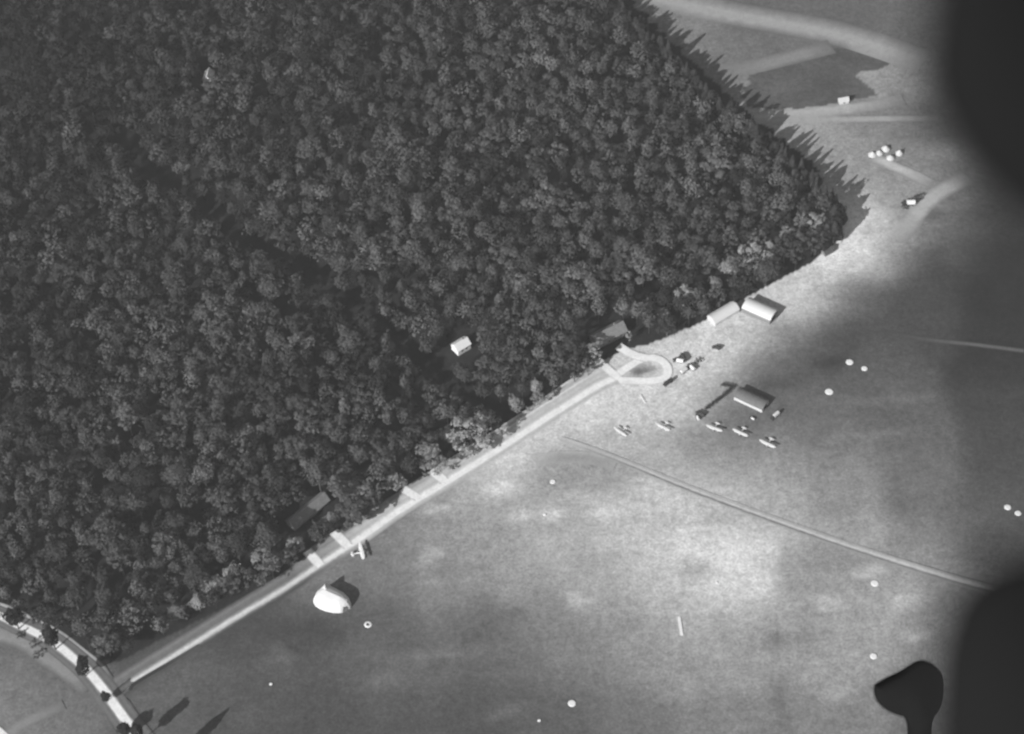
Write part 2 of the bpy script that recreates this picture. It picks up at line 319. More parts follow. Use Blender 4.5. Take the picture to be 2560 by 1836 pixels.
# ------------------------------------------------------------------ trees
def leaf_quads(C, N, size, rng):
    """C centres, N outward normals -> quads roughly facing outwards"""
    n = len(C); N = N + rng.normal(0, .55, N.shape); N /= np.linalg.norm(N, axis=1)[:, None]
    a = np.cross(N, rng.normal(0, 1, N.shape)); a /= np.linalg.norm(a, axis=1)[:, None]; b = np.cross(N, a)
    s = size * rng.uniform(.6, 1.3, n)[:, None]; s2 = s * rng.uniform(.5, 1.0, n)[:, None]
    return np.stack([C - a * s, C - b * s2, C + a * s, C + b * s2], 1).reshape(-1, 3)
def crown_pts(h, r, kind, nl, per, rng):
    C = []; N = []
    if kind == 'cone':
        n = nl * per; t = rng.uniform(0, 1, n) ** .75; zz = h * (.16 + .84 * (1 - t)); tier = .78 + .22 * ((zz * 1.0) % 1.6) / 1.6
        rr = (r * t * tier + .15) * rng.uniform(.75, 1.05, n); ph = rng.uniform(0, 2 * np.pi, n)
        C = np.stack([rr * np.cos(ph), rr * np.sin(ph), zz], 1); N = np.stack([np.cos(ph), np.sin(ph), np.full(n, .8)], 1)
        return C, N / np.linalg.norm(N, axis=1)[:, None]
    cz, rz = (h * .54, h * .46) if kind == 'poplar' else (h * .62, h * .38)
    if kind == 'round' or kind == 'poplar':        # one domed crown with uneven bulges
        n = nl * per; d = rng.normal(0, 1, (n, 3)); d /= np.linalg.norm(d, axis=1)[:, None]
        d[:, 2] = np.where(d[:, 2] < -.45, -d[:, 2], d[:, 2]); bump = np.ones(n) * .70
        for b_ in range(30):
            a_ = rng.normal(0, 1, 3); a_[2] = abs(a_[2]) * .8; a_ /= np.linalg.norm(a_); bump += rng.uniform(-.26, .40) * np.exp(-((d - a_) ** 2).sum(1) / rng.uniform(.03, .16))
        bump *= rng.uniform(.70, 1.12, n); q_ = np.array([r * rng.uniform(.85, 1.3), r * rng.uniform(.85, 1.2), rz * rng.uniform(.85, 1.15)])
        N = d / q_; N /= np.linalg.norm(N, axis=1)[:, None]
        return d * bump[:, None] * q_ + np.array([0, 0, cz]), N
    for k in range(nl):
        th = 2.399963 * k + rng.uniform(-.4, .4); u = 1 - 1.45 * (k + .5) / nl      # from the top downwards
        ro = math.sqrt(max(0, 1 - u * u)); lr = r * rng.uniform(.20, .50)
        c = np.array([ro * math.cos(th) * (r - lr * .6), ro * math.sin(th) * (r - lr * .6), cz + u * (rz - lr * .5)]) + rng.normal(0, .35, 3)
        d = rng.normal(0, 1, (per, 3)); d[:, 2] = np.abs(d[:, 2]) * .9 + .1 * d[:, 2]; d += np.array([ro * math.cos(th), ro * math.sin(th), u]) * .7
        d /= np.linalg.norm(d, axis=1)[:, None]
        C.append(c + d * lr * rng.uniform(.45, 1.25, (per, 1))); N.append(d)
    return np.concatenate(C), np.concatenate(N)
def trunk_mb(h, r, kind):
    m = MB(); t = h * (.95 if kind == 'cone' else .62)
    m.tube([(0, 0, -.3), (.05, 0, t * .3), (-.1, .08, t * .7), (0, 0, t)], [h * .019, h * .015, h * .011, .04], 7)
    if kind != 'cone':
        for k in range(5):
            a = k * 1.3 + h; z0 = t * (.45 + .1 * k)
            m.tube([(0, 0, z0), (math.cos(a) * r * .35, math.sin(a) * r * .35, z0 + h * .1), (math.cos(a) * r * .68, math.sin(a) * r * .68, z0 + h * .2)], [h * .007, h * .005, .03], 5)
    return m
PROTO = {}
def proto_meshes(kind, i):
    key = (kind, i)
    if key in PROTO: return PROTO[key]
    rng = np.random.default_rng(100 + i * 7 + (50 if kind == 'cone' else 0))
    h = 10.0; r = {'round': 2.7, 'open': 3.1, 'cone': 2.3, 'column': 1.9, 'poplar': 1.7}[kind]
    nl, per = {'round': (22, 70), 'open': (17, 110), 'cone': (30, 60), 'column': (20, 74), 'poplar': (30, 90)}[kind]
    C, N = crown_pts(h, r, kind, nl, per, rng)
    co = leaf_quads(C, N, .23, rng); q = np.arange(len(co)).reshape(-1, 4)
    mc = bpy.data.meshes.new('crown'); fast_mesh(mc, co, q); mc.materials.append(M_leaf)
    tm = trunk_mb(h, r, kind); mt = bpy.data.meshes.new('trunk'); mt.from_pydata(tm.v, [], tm.f); mt.materials.append(M_bark)
    PROTO[key] = (mc, mt); return PROTO[key]
def tree(name, x, y, h, rs, tone, label, group=None, kind='round', var=None):
    """h height in m, rs crown radius factor relative to its kind"""
    e = empty(name, (x, y, -.1), random.uniform(0, 6.28)); tag(e, label, 'tree', group)
    mc, mt = proto_meshes(kind, random.randrange(8) if var is None else var); s = h / 10.0
    for nm, me in (('crown', mc), ('trunk', mt)):
        o = bpy.data.objects.new(nm, me); S.collection.objects.link(o); o.parent = e
        o.scale = (s * rs, s * rs, s); o.color = (tone, tone, tone, 1)
    return e

RIDE = pxpoly([(300, 350), (380, 436), (470, 514), (600, 602), (700, 656), (800, 722), (900, 795), (980, 850), (1050, 910), (1110, 966), (1180, 1022), (1250, 1052), (1300, 1056)])
RIDE2 = pxpoly([(560, 700), (640, 760), (740, 800), (860, 815), (960, 830)])
CLEAR = [(740,1345,10,9),(792,1318,10,8),(700,1350,8,8),(1132,908,7,9),(512,232,10,17), # centre px, radius x m, radius y m : openings in which the buildings stand
 (1156, 885, 8, 13), (1182, 905, 8, 14), (525, 205, 6, 12), (312, 300, 3.2, 8), (765, 1300, 14, 10), (820, 1280, 8, 9), (725, 1325, 9, 9), (1515, 855, 14, 12), (1545, 850, 12, 12), (1545, 880, 13, 7), (2060, 600, 6, 6)]
CLW = [(*P2(a, b), rx, ry) for a, b, rx, ry in CLEAR]
def segdist(x, y, line):
    best = 1e9
    for (x1, y1), (x2, y2) in zip(line[:-1], line[1:]):
        dx, dy = x2 - x1, y2 - y1; t = max(0, min(1, ((x - x1) * dx + (y - y1) * dy) / (dx * dx + dy * dy)))
        best = min(best, math.hypot(x - x1 - t * dx, y - y1 - t * dy))
    return best

# hand-placed trees seen singly: crown centre px, height m, radius factor, grey tone, kind, label
SP = [
 (1178,1085,17,1.35,.150,'open','large pale broadleaf with a ring-shaped crown and dark hollow centre above the road'),
 (1085,1155,13,1.0,.115,'open','grey broadleaf immediately left of the ring-shaped pale tree'),
 (1072,1128,14,1.0,.125,'round','pale broad crown just below left of the ring-shaped tree, at the forest edge'),
 (905,1240,12,1.0,.125,'open','mid grey broadleaf between the thatched barn and the road'),
 (988,1205,13,1.0,.135,'round','pale bushy tree above the third crossing from the junction'),
 (830,1292,12,.55,.120,'round','narrow grey tree at the right-hand gable end of the long barn'),
 (738,1362,10,.8,.150,'open','pale ragged tree at the forest edge below the long barn'),
 (722,1392,10,.8,.120,'open','small ragged tree beside the first crossing from the junction'),
 (655,1398,11,.95,.130,'open','pale forked crown left of the first crossing'),
 (575,1432,12,.95,.150,'round','pale round crown, upper of the trees in the pale edge row near the junction'),
 (625,1432,9,.75,.115,'round','small grey tree at the right-hand end of the pale edge row'),
 (532,1462,12,1.05,.155,'round','palest round crown in the row at the forest edge'),
 (495,1505,12,.95,.140,'round','lowest pale tree of the edge row above the junction road'),
 (438,1530,11,.95,.105,'round','dull grey tree left of the pale edge row'),
 (1712,740,13,.95,.170,'open','pale crown with a hollow middle above the plain field, left of the white tents'),
 (1660,785,11,.85,.130,'round','small pale tree at the edge between farmhouse and white tents'),
 (1790,705,12,.8,.120,'round','slim grey tree behind the long white tent'),
 (1822,665,13,.95,.150,'round','pale tree behind and above the ridge hangar, left of the palest cluster'),
 (1880,640,15,1.15,.175,'open','largest and palest crown near the far end of the road edge'),
 (1925,620,13,.8,.150,'round','tall pale tree right of the palest big crown'),
 (1955,600,12,.8,.140,'round','pale tree second from the forest corner'),
 (2035,560,14,1.0,.150,'open','isolated pale crown at the forest corner by the bright ground'),
 (1972,585,11,.8,.13,'open','ragged grey tree left of the isolated corner crown'),
 (1485,885,15,.8,.145,'column','tall pale columnar tree left of the farmhouse drive'),
 (1470,915,12,.8,.125,'column','lower grey columnar tree beside the left farm drive'),
 (1340,965,12,.85,.150,'round','pale pointed tree at forest edge left of the farm'),
 (1345,995,9,.8,.12,'open','small ragged tree standing next to the road left of the farm'),
 (1290,1010,13,.95,.115,'round','broad grey crown where the forest ride meets the road'),
 (1572,840,9,.6,.150,'column','small pale tree at the right-hand corner of the farmhouse'),
 (1310,715,17,1.25,.075,'round','large pale round crown right of the white forest house'),
 (1460,700,18,1.4,.075,'open','very large pale crown in the forest behind the farmhouse'),
 (935,640,18,1.2,.072,'round','pale tall crown beside the middle of the forest ride'),
 (1350,520,17,1.3,.065,'open','broad pale crown far inside the forest, right half'),
]
trees = []
for (u, v, h, rs, tn, kd, lb) in SP:
    g = G(u, v, h * .66); trees.append((g.x, g.y, h, rs * 1.55, tn * 1.9, kd, lb))
fixed = [(t[0], t[1], t[2]) for t in trees]
pts = []; cell = {}; MIN = 6.0
fx = np.array(FOREST); x0, x1, y0, y1 = fx[:, 0].min(), fx[:, 0].max(), fx[:, 1].min(), fx[:, 1].max()
cand = np.stack([RNG.uniform(max(x0, -375), x1, 60000), RNG.uniform(y0, min(y1, 1112), 60000)], 1)
cand = cand[inpoly(cand[:, 0], cand[:, 1], FOREST)]
def near(x, y, d):
    cx, cy = int(x // 11), int(y // 11)
    for i in (-1, 0, 1):
        for j in (-1, 0, 1):
            for (a, b, c) in cell.get((cx + i, cy + j), ()):
                if (a - x) ** 2 + (b - y) ** 2 < ((d + c) / 2) ** 2: return True
    return False
for x, y, h in fixed: cell.setdefault((int(x // 11), int(y // 11)), []).append((x, y, 7.0))
uc, vc = proj(cand[:, 0], cand[:, 1])
for (x, y), u_, v_ in zip(cand, uc, vc):
    if u_ < -110 or v_ < -60: continue
    d = random.choice((6.2, 7.4, 8.8, 10.2, 12.2))
    if near(x, y, d): continue
    if segdist(x, y, RIDE) < 7.2 or segdist(x, y, RIDE2) < 4.2: continue
    if any(((x - a) / rx) ** 2 + ((y - b) / ry) ** 2 < 1 for a, b, rx, ry in CLW): continue
    cell.setdefault((int(x // 11), int(y // 11)), []).append((x, y, d)); pts.append((x, y, d, u_, v_))
EAST = pxpoly([(2092, 606), (2106, 556), (2020, 460), (1925, 385), (1845, 315), (1785, 270), (1735, 220), (1635, 125), (1560, 50), (1480, -30)])
gen = []
for (x, y, d, u_, v_) in pts:
    de = segdist(x, y, EAST)
    big = math.sin(x * .031 + 1.2) * math.sin(y * .027) * .012 + math.sin(x * .09 + y * .05) * .006
    tn = max(.026, random.gauss(.082, .022) + big - .056 * max(0, min(1, (1500 - u_) / 1500)) * max(0.25, min(1, (1500 - v_) / 1300)))  # vignetting put into the crown tones: darker towards the upper left
    h = random.uniform(11.5, 20.5) * (.80 + .03 * d) ; kd = random.choice(('round', 'round', 'round', 'open', 'column'))
    if kd == 'column': h *= 1.08
    if v_ > 1450 and u_ < 330: h *= .8
    if segdist(x, y, RIDE) < 15: h = h * .5 + 5.0
    rs = d * .64 / ({'round': 2.7, 'open': 3.1, 'column': 1.9, 'cone': 2.4}[kd] * h / 10)
    gen.append([x, y, h, rs, tn, kd, de, math.dist((x, y, 8), CAM)])
rest = [g for g in gen if g[6] >= 6]; east = []
row = resample([EAST[i] for i in range(len(EAST))], 3.1)
for i, (x, y) in enumerate(row):
    h = random.choice((14, 15, 16, 17, 18, 20)) * random.uniform(.93, 1.07); east.append([x - random.uniform(0, 5.0) - .5, y + random.uniform(-2, 2), h, random.uniform(.9, 1.5) * 14 / h, .045, random.choice(('cone', 'cone', 'poplar'))])
east = [g for g in east if proj(g[0], g[1], 8.0)[1] > -25]
rest.sort(key=lambda g: g[7] / (g[3] * g[2]) ** .5)
NIND = 300 - len(SP) - len(east) - 10
ind = rest[:NIND]; stuff = rest[NIND:]
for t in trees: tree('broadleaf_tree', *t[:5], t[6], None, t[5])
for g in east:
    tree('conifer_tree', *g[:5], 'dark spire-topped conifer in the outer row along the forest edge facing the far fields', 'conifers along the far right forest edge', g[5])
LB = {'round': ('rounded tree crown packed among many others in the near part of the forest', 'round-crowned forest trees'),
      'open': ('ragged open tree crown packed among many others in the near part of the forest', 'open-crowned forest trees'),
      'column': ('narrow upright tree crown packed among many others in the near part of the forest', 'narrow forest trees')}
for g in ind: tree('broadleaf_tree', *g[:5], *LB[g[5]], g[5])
CO = []; TT = []
for g in stuff:
    x, y, h, rs, tn, kd = g[:6]; r = {'round': 2.7, 'open': 3.1, 'column': 1.9}[kd] * h / 10 * rs
    C, N = crown_pts(h, r, 'open' if kd == 'open' else 'round', 16, 30, RNG)
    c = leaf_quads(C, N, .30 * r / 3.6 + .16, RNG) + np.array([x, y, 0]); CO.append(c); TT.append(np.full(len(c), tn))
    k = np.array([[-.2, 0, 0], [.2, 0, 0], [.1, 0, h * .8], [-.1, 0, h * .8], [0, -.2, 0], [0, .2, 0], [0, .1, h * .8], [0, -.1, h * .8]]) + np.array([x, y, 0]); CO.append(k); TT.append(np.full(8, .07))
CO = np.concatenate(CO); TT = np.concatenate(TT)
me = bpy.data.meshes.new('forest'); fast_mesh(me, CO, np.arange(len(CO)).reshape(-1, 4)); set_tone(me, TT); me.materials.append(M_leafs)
fo_o = bpy.data.objects.new('forest', me); S.collection.objects.link(fo_o)
tag(fo_o, 'far part of the dense dark forest whose crowns merge into one mass', 'forest', kind='stuff')
print('trees', len(SP), len(east), len(ind), len(stuff), len(CO) // 4)

# roadside trees of the highway (dark, slim), two of them stand just below the frame and throw shadows into it
for (u, v, h, rs, lb) in ((47,1573,19,1.05,'dark roadside tree farthest left on the highway'),(139,1624,21,1.0,'dark roadside tree, second from the left, shadowing the highway'),
        (213,1692,15,1.2,'dark roadside tree at the middle bend of the highway'),(267,1756,9,1.5,'dark slim roadside tree just left of the road junction'),
        (316,1838,10,1.9,'dark round roadside tree at the bottom edge below the junction'),
        (352,1858,19,.9,'tall roadside tree just below the frame throwing a long shadow right of the junction'),(436,1900,19,.9,'second tall roadside tree below the frame whose shadow tip enters the field')):
    x, y = P2(u, v); tree('roadside_tree', x, y, h, rs * 1.15, .03, lb, 'roadside trees of the highway', 'poplar')
def shrub(u, v, h, r, tone, label, group=None):
    x, y = P2(u, v); rng = np.random.default_rng(int(u * 7 + v)); C, N = crown_pts(h * 1.3, r, 'r', 9, 26, rng); C[:, 2] = np.maximum(.05, C[:, 2] - h * .3)
    co = leaf_quads(C, N, .28 * max(1, r / 2), rng); me = bpy.data.meshes.new('shrub'); fast_mesh(me, co, np.arange(len(co)).reshape(-1, 4)); me.materials.append(M_leaf)
    o = bpy.data.objects.new('shrub', me); S.collection.objects.link(o); o.location = (x, y, 0); o.color = (tone, tone, tone, 1); tag(o, label, 'shrub', group)
for a in ((49,1592,2.5,1.6,.05,'small dark shrub below the leftmost highway stretch'),(86,1612,2.5,2.0,.05,'dark wide shrub below the second highway stretch'),(94,1642,3,1.8,.05,'dark shrub standing alone in the grass below the highway'),
          (150,1562,3,2.6,.07,'dull shrub at the forest tip above the highway'),(1434,945,2.2,1.6,.4,'pale bush at the forest edge left of the farm'),
          (1388,984,2.0,1.4,.4,'small pale bush beside the road'),(1320,1027,2.5,1.2,.3,'pale upright bush at forest edge by the road'),
          (1340,993,1.8,1.1,.4,'tiny pale bush next to the ragged roadside tree'),(1218,1116,2.4,1.7,.4,'pale bush by the road below the ring-shaped tree'),(1192,1132,2.0,1.5,.42,'pale bush at the verge under the ring-shaped tree'),
          (1135,1170,2.0,1.6,.35,'pale bush right of the fourth crossing'),(1062,1192,2.0,1.2,.3,'small pale bush left of the fourth crossing'),(920,1296,2.4,1.4,.42,'pale bush at the verge right of the aeroplane'),
          (938,1288,2.0,1.4,.38,'second pale bush at the verge right of the aeroplane'),(894,1312,1.8,1.0,.3,'tiny pale bush above the parked aeroplane'),
          (1250,1090,1.8,1.4,.36,'pale bush at the verge below the forest ride'),(1300,1052,2.0,1.4,.33,'pale bush where the ride reaches the road'),
          (1745,905,1.6,1.4,.06,'dark bush on the bright ground above the lorries')):
    shrub(*a)

# ------------------------------------------------------------------ buildings and tents
def rect(u, v, L, Wd, ang):
    """centre on the ground (px), long side L, width Wd, angle of the long side from +X in world degrees -> frame"""
    x, y = P2(u, v); return x, y, R(ang)
def gable(name, u, v, L, Wd, ang, eave, ridge, m_roof, m_wall, label, cat, over=.4, curved=False, door=True, door_side=1, windows=0, group=None, chimney=False, sag=0.0):
    x, y = P2(u, v); e = empty(name, (x, y, -.1), R(ang)); tag(e, label, cat, group)
    a, b = L / 2, Wd / 2; wl = MB()
    prof = []
    n = 9 if curved else 3
    for i in range(n):
        t = -1 + 2 * i / (n - 1); z = eave + (ridge - eave) * ((1 - t * t) ** .8 if curved else 1 - abs(t)); prof.append((t * b, z))
    # walls: closed body under the roof line
    vs = []; P = [(-b, -.2)] + prof + [(b, -.2)]
    P = [(p[0] * .985, p[1] - .06) for p in P]
    for s in (-a, a): vs += [(s, p[0], p[1]) for p in P]
    k = len(P); fs = [tuple(range(k))[::-1], tuple(range(k, 2 * k))] + [(i, i + 1, k + i + 1, k + i) for i in range(k - 1)]
    wl.add(vs, fs).build('wall', m_wall, e)
    # roof skin with thickness and a slightly sagging ridge
    rf = MB(); th = .14; NS = 9; ring = []
    P = [(prof[0][0] - over, prof[0][1] - over * (ridge - eave) / b * (0.3 if curved else 1))] + prof + [(prof[-1][0] + over, prof[-1][1] - over * (ridge - eave) / b * (0.3 if curved else 1))]
    k = len(P); vs = []; fs = []
    for i in range(NS):
        s = -a - over + (L + 2 * over) * i / (NS - 1); dz = -sag * math.sin(math.pi * i / (NS - 1)) + (0.05 * math.sin(i * 2.3) if sag else 0)
        vs += [(s, p[0], p[1] + th + dz) for p in P] + [(s, p[0], p[1] + dz) for p in P]
    for i in range(NS - 1):
        o0, o1 = i * 2 * k, (i + 1) * 2 * k
        for j in range(k - 1):
            fs.append((o0 + j, o1 + j, o1 + j + 1, o0 + j + 1)); fs.append((o0 + k + j + 1, o1 + k + j + 1, o1 + k + j, o0 + k + j))
        fs.append((o0, o0 + k, o1 + k, o1)); fs.append((o0 + k - 1, o1 + k - 1, o1 + 2 * k - 1, o0 + 2 * k - 1))
    o1 = (NS - 1) * 2 * k
    for j in range(k - 1): fs.append((j, j + 1, k + j + 1, k + j)); fs.append((o1 + j + 1, o1 + j, o1 + k + j, o1 + k + j + 1))
    rf.add(vs, fs); ro = rf.build('roof', m_roof, e)
    if chimney: MB().box((a * .45, 0.3, ridge + .5), (.8, .8, 1.6)).build('chimney', M_wallg, ro)
    if door:
        MB().box((door_side * (a + .03), 0, min(eave, 3) * .45), (.08, Wd * .42, min(eave, 3) * .9)).build('door', M_dark, e)
    for i in range(windows):
        MB().box((-a + L * (i + 1) / (windows + 1), -b - .02, eave * .55), (.9, .08, 1.1)).build('window', M_dark, e)
    return e
def loft(name, foot, ra, rb, prof, m, parent=None, smooth=True):
    """footprint (world xy list), ridge segment ra-rb, prof [(z, k)] k=0 foot .. 1 ridge"""
    n = len(foot); vs = []; fs = []; A_ = Vector(ra); B_ = Vector(rb); d = B_ - A_
    for z, k in prof:
        for p in foot:
            p = Vector(p); t = max(0, min(1, (p - A_).dot(d) / d.dot(d))); q = A_ + d * t; r_ = p.lerp(q, k); vs.append((r_.x, r_.y, z))
    for i in range(len(prof) - 1):
        for j in range(n): j2 = (j + 1) % n; fs.append((i * n + j, i * n + j2, (i + 1) * n + j2, (i + 1) * n + j))
    fs.append(tuple(range((len(prof) - 1) * n, len(prof) * n)))
    return MB().add(vs, fs).build(name, m, parent, smooth)

# the big white tent hangar by the road, with its pointed porch
t = empty('tent_hangar', G(832, 1497)); tag(t, 'big bulging white canvas hangar beside the road, dark flap open at its lower right end', 'hangar')
c0 = G(832, 1497)
def loc2(pts): return [(P2(a, b)[0] - c0.x, P2(a, b)[1] - c0.y) for a, b in pts]
foot = loc2([(783, 1506), (789, 1516), (800, 1523), (815, 1529), (835, 1533), (852, 1533), (866, 1528), (876, 1522), (879, 1514), (874, 1500), (862, 1488), (846, 1479), (832, 1472), (818, 1474), (802, 1480), (789, 1491)])
ra, rb = loc2([(812, 1492), (852, 1510)])
loft('canvas_cover', foot, ra, rb, [(-.1, 0), (1.6, .04), (3.0, .12), (4.6, .3), (5.6, .62), (6.4, 1.0)], M_canvas, t, smooth=False)
pf = loc2([(793, 1490), (803, 1484), (813, 1476), (823, 1468), (835, 1478), (834, 1494), (815, 1502), (800, 1500)])
loft('porch_cover', pf, *loc2([(815, 1480), (817, 1490)]), [(-.1, 0), (2.8, .05), (4.6, .3), (6.2, .8), (7.0, .98)], M_canvas, t, smooth=False)
g1, g2 = loc2([(857, 1531.5), (869, 1527)])
mm = MB(); mm.add([(g1[0] - .1, g1[1] - .2, 0), (g2[0] + .1, g2[1] - .25, 0), (g2[0] - .2, g2[1] + .35, 2.9), (g1[0] + .5, g1[1] + .4, 3.3), (g1[0] - .1, g1[1] + .5, 0), (g2[0] + .1, g2[1] + .5, 0), (g2[0] - .2, g2[1] + 1.0, 2.9), (g1[0] + .5, g1[1] + 1.0, 3.3)],
    [(0, 1, 2, 3), (4, 7, 6, 5), (0, 3, 7, 4), (1, 5, 6, 2), (3, 2, 6, 7)])
mm.build('door_flap', M_greyroof, t)

gable('ridge_hangar', 1899, 784, 17.5, 9.0, -36, 3.8, 5.6, M_canvas, M_wallg, 'bright white ridge-roofed hangar at the right of the pair, black shadow behind it', 'hangar', over=.3, curved=True)
gable('long_tent', 1808, 789, 17.0, 7.2, 33, 2.4, 4.4, M_canvas, M_canvas2, 'long white tent lying along the forest edge left of the bright hangar', 'tent', over=.2, curved=True, door_side=1)
gable('wooden_hangar', 1878, 1004, 17.0, 7.5, -36, 2.6, 4.2, M_greyroof, M_canvas2, 'dull grey hangar standing in the dark grass above the row of aeroplanes', 'hangar', over=.3, curved=True)
gable('forest_house', 1153, 872, 8.5, 6.5, 35, 4.0, 6.6, M_wallw, M_wallw, 'small white house in its own clearing deep inside the forest', 'house', windows=2, chimney=True)
gable('forest_cabin', 524, 204, 7.5, 5.5, 80, 5.0, 7.6, M_wallw, M_wallw, 'lone whitish cabin among the trees near the top left', 'cabin', windows=1)
gable('forest_hut', 312, 296, 3.5, 3, 80, 3.0, 4.6, M_greyroof, M_canvas2, 'tiny dull grey hut hidden among the trees, below left of the whitish cabin', 'hut')
gable('long_barn', 770, 1284, 24, 6.5, 43, 3.0, 6.2, M_thatch, M_wallg, 'long thatched barn among the trees above the first two crossings', 'barn', sag=.3, over=.6)
gable('farmhouse', 1520, 843, 19, 8.5, 28, 3.8, 7.6, M_thatch, M_wallg, 'broad grey-roofed farmhouse in the trees by the two white drives', 'house', sag=.2, windows=4, chimney=True, over=.5)
gable('farm_shed', 1483, 872, 9, 5, 40, 2.6, 4.6, M_thatch, M_wallg, 'small grey shed left of the broad farmhouse', 'shed', over=.3)
gable('field_cottage', 2108, 256, 5.5, 3.8, 10, 2.4, 4.0, M_canvas2, M_canvas2, 'tiny white cottage at the lower edge of the dark crop field', 'cottage', windows=1)
gable('shadow_hut', 2068, 632, 6, 4, 30, 2.2, 3.6, M_tile, M_wallg, 'small dark hut standing in for a tree shadow at the forest corner beside bright ground', 'hut')  # dark hut added where only a tree's shadow falls
# hedge-like dark line beside the grey hangar
def hedge(name, px, wdt, h, tone, label):
    pts_ = resample(pxpoly(px), .5); rng = np.random.default_rng(5); C = []; N = []
    for p in pts_:
        k = 26; C.append(np.stack([p[0] + rng.normal(0, wdt, k), p[1] + rng.normal(0, wdt, k), rng.uniform(.1, h, k)], 1)); N.append(np.tile([0, -.3, 1.0], (k, 1)))
    co = leaf_quads(np.concatenate(C), np.concatenate(N), .28, rng); me = bpy.data.meshes.new(name); c = co.mean(0) * [1, 1, 0]; fast_mesh(me, co - c, np.arange(len(co)).reshape(-1, 4)); me.materials.append(M_leaf)
    o = bpy.data.objects.new(name, me); S.collection.objects.link(o); o.location = c; o.color = (tone, tone, tone, 1); tag(o, label, 'hedge')
hedge('hedge', [(1765, 1023), (1785, 1008), (1806, 993), (1824, 977), (1834, 968), (1806, 964)], .55, 1.5, .06, 'narrow dark hedge running up to the left end of the grey hangar')

# small tents far right, above the end of the road
def bell(u, v, r, h, label, group):
    foot = [(math.cos(k * math.pi / 6) * r * (1 + .06 * math.sin(k * 3)), math.sin(k * math.pi / 6) * r) for k in range(12)]
    o = loft('canvas_tent', foot, (-.05, 0), (.05, 0), [(0, 0), (h * .25, .06), (h * .6, .5), (h, 1)], M_canvas2, None, False); o.location = G(u, v); tag(o, label, 'tent', group)
TG = 'small tents above the end of the road'
bell(2181, 388, 2.6, 2.6, 'leftmost small tent of the pale camp above the road end', TG); bell(2214, 374, 2.6, 3.0, 'topmost small tent in the pale camp above the road end', TG)
bell(2198, 384, 2.3, 2.4, 'small tent between the leftmost and the topmost in the pale camp', TG); bell(2226, 396, 2.4, 2.4, 'lowest small tent of the pale camp above the road end', TG)
bell(2248, 385, 2.2, 3.2, 'rightmost small tent of the pale camp above the road end', TG)

# ------------------------------------------------------------------ aeroplanes
def plate(m, x0, x1, y0, y1, z, th, nose=.5, dihed=0.0):
    """wing with rounded tips, span along X"""
    vs = []; N = 13; top = []; bot = []
    for i in range(N):
        t = i / (N - 1) * 2 - 1; k = (1 - abs(t) ** 6) ** .5 if abs(t) < 1 else .25; k = max(.3, k); x = x0 + (x1 - x0) * i / (N - 1); yc = (y0 + y1) / 2; hw = (y1 - y0) / 2
        zz = z + abs(t) * dihed
        for (yy, dz) in ((-hw * k, 0), (-hw * .3 * k, th), (hw * .6 * k, th * 1.1), (hw * k, th * .3), (hw * .6 * k, -th * .1), (-hw * .3 * k, -.01)): vs.append((x, yc + yy, zz + dz))
    fs = []
    for i in range(N - 1):
        for j in range(6): j2 = (j + 1) % 6; fs.append((i * 6 + j, (i + 1) * 6 + j, (i + 1) * 6 + j2, i * 6 + j2))
    fs += [tuple(range(6)), tuple(range((N - 1) * 6, N * 6))[::-1]]; m.add(vs, fs); return m
def make_plane():
    e = empty('biplane'); s = 5.4
    plate(MB(), -s, s, .1, 1.85, 2.55, .12, dihed=.12).build('upper_wing', M_wing, e)
    plate(MB(), -s * .86, s * .86, -.25, 1.25, .95, .10, dihed=.12).build('lower_wing', M_wing, e)
    fb = MB(); secs = [(2.6, .28, 1.45), (2.3, .46, 1.4), (1.2, .5, 1.4), (0, .5, 1.4), (-2, .36, 1.35), (-4.6, .1, 1.25)]; vs = []
    for (y, r_, z) in secs:
        for k in range(8): a = k * math.pi / 4 + math.pi / 8; vs.append((math.cos(a) * r_, y, z + math.sin(a) * r_ * 1.2))
    fs = [(i * 8 + k, i * 8 + (k + 1) % 8, (i + 1) * 8 + (k + 1) % 8, (i + 1) * 8 + k) for i in range(5) for k in range(8)] + [tuple(range(8)), tuple(range(40, 48))[::-1]]
    f = fb.add(vs, fs).build('fuselage', M_wing, e, True)
    MB().box((0, -.4, 2.0), (.6, .9, .06)).build('cockpit', M_dark, f)
    plate(MB(), -1.6, 1.6, -4.7, -3.5, 1.35, .06).build('tailplane', M_wing, e)
    MB().add([(-.03, -5.1, 1.1), (.03, -5.1, 1.1), (.03, -3.9, 1.3), (-.03, -3.9, 1.3), (-.03, -5.0, 2.3), (.03, -5.0, 2.3), (.03, -4.3, 2.2), (-.03, -4.3, 2.2)],
             [(3, 2, 1, 0), (4, 5, 6, 7), (0, 1, 5, 4), (1, 2, 6, 5), (2, 3, 7, 6), (3, 0, 4, 7)]).build('rudder', M_wing, e)
    for x in (-3.7, -1.6, 1.6, 3.7):
        for y in (.2, 1.4): MB().tube([(x, y - .15, 1.0), (x, y + .15, 2.6)], .035, 5).build('strut', M_wood, e)
    for x in (-.8, .8):
        MB().tube([(x - .06, 1.3, .38), (x + .06, 1.3, .38)], .38, 14).build('wheel', M_tyre, e)
        MB().tube([(x, 1.3, .38), (x * .45, 1.0, 1.0)], .035, 5).build('undercarriage_leg', M_wood, e)
    MB().box((0, 2.7, 1.45), (.16, .05, 2.5)).build('propeller', M_wood, e)
    return e
def head_angle(u, v, u2, v2):
    a = P2(u, v); b = P2(u2, v2); return math.atan2(b[1] - a[1], b[0] - a[0]) - math.pi / 2     # nose (+Y) towards (u2,v2)
pl = make_plane(); tag(pl, 'white biplane parked alone at the roadside above the big white hangar', 'aeroplane')
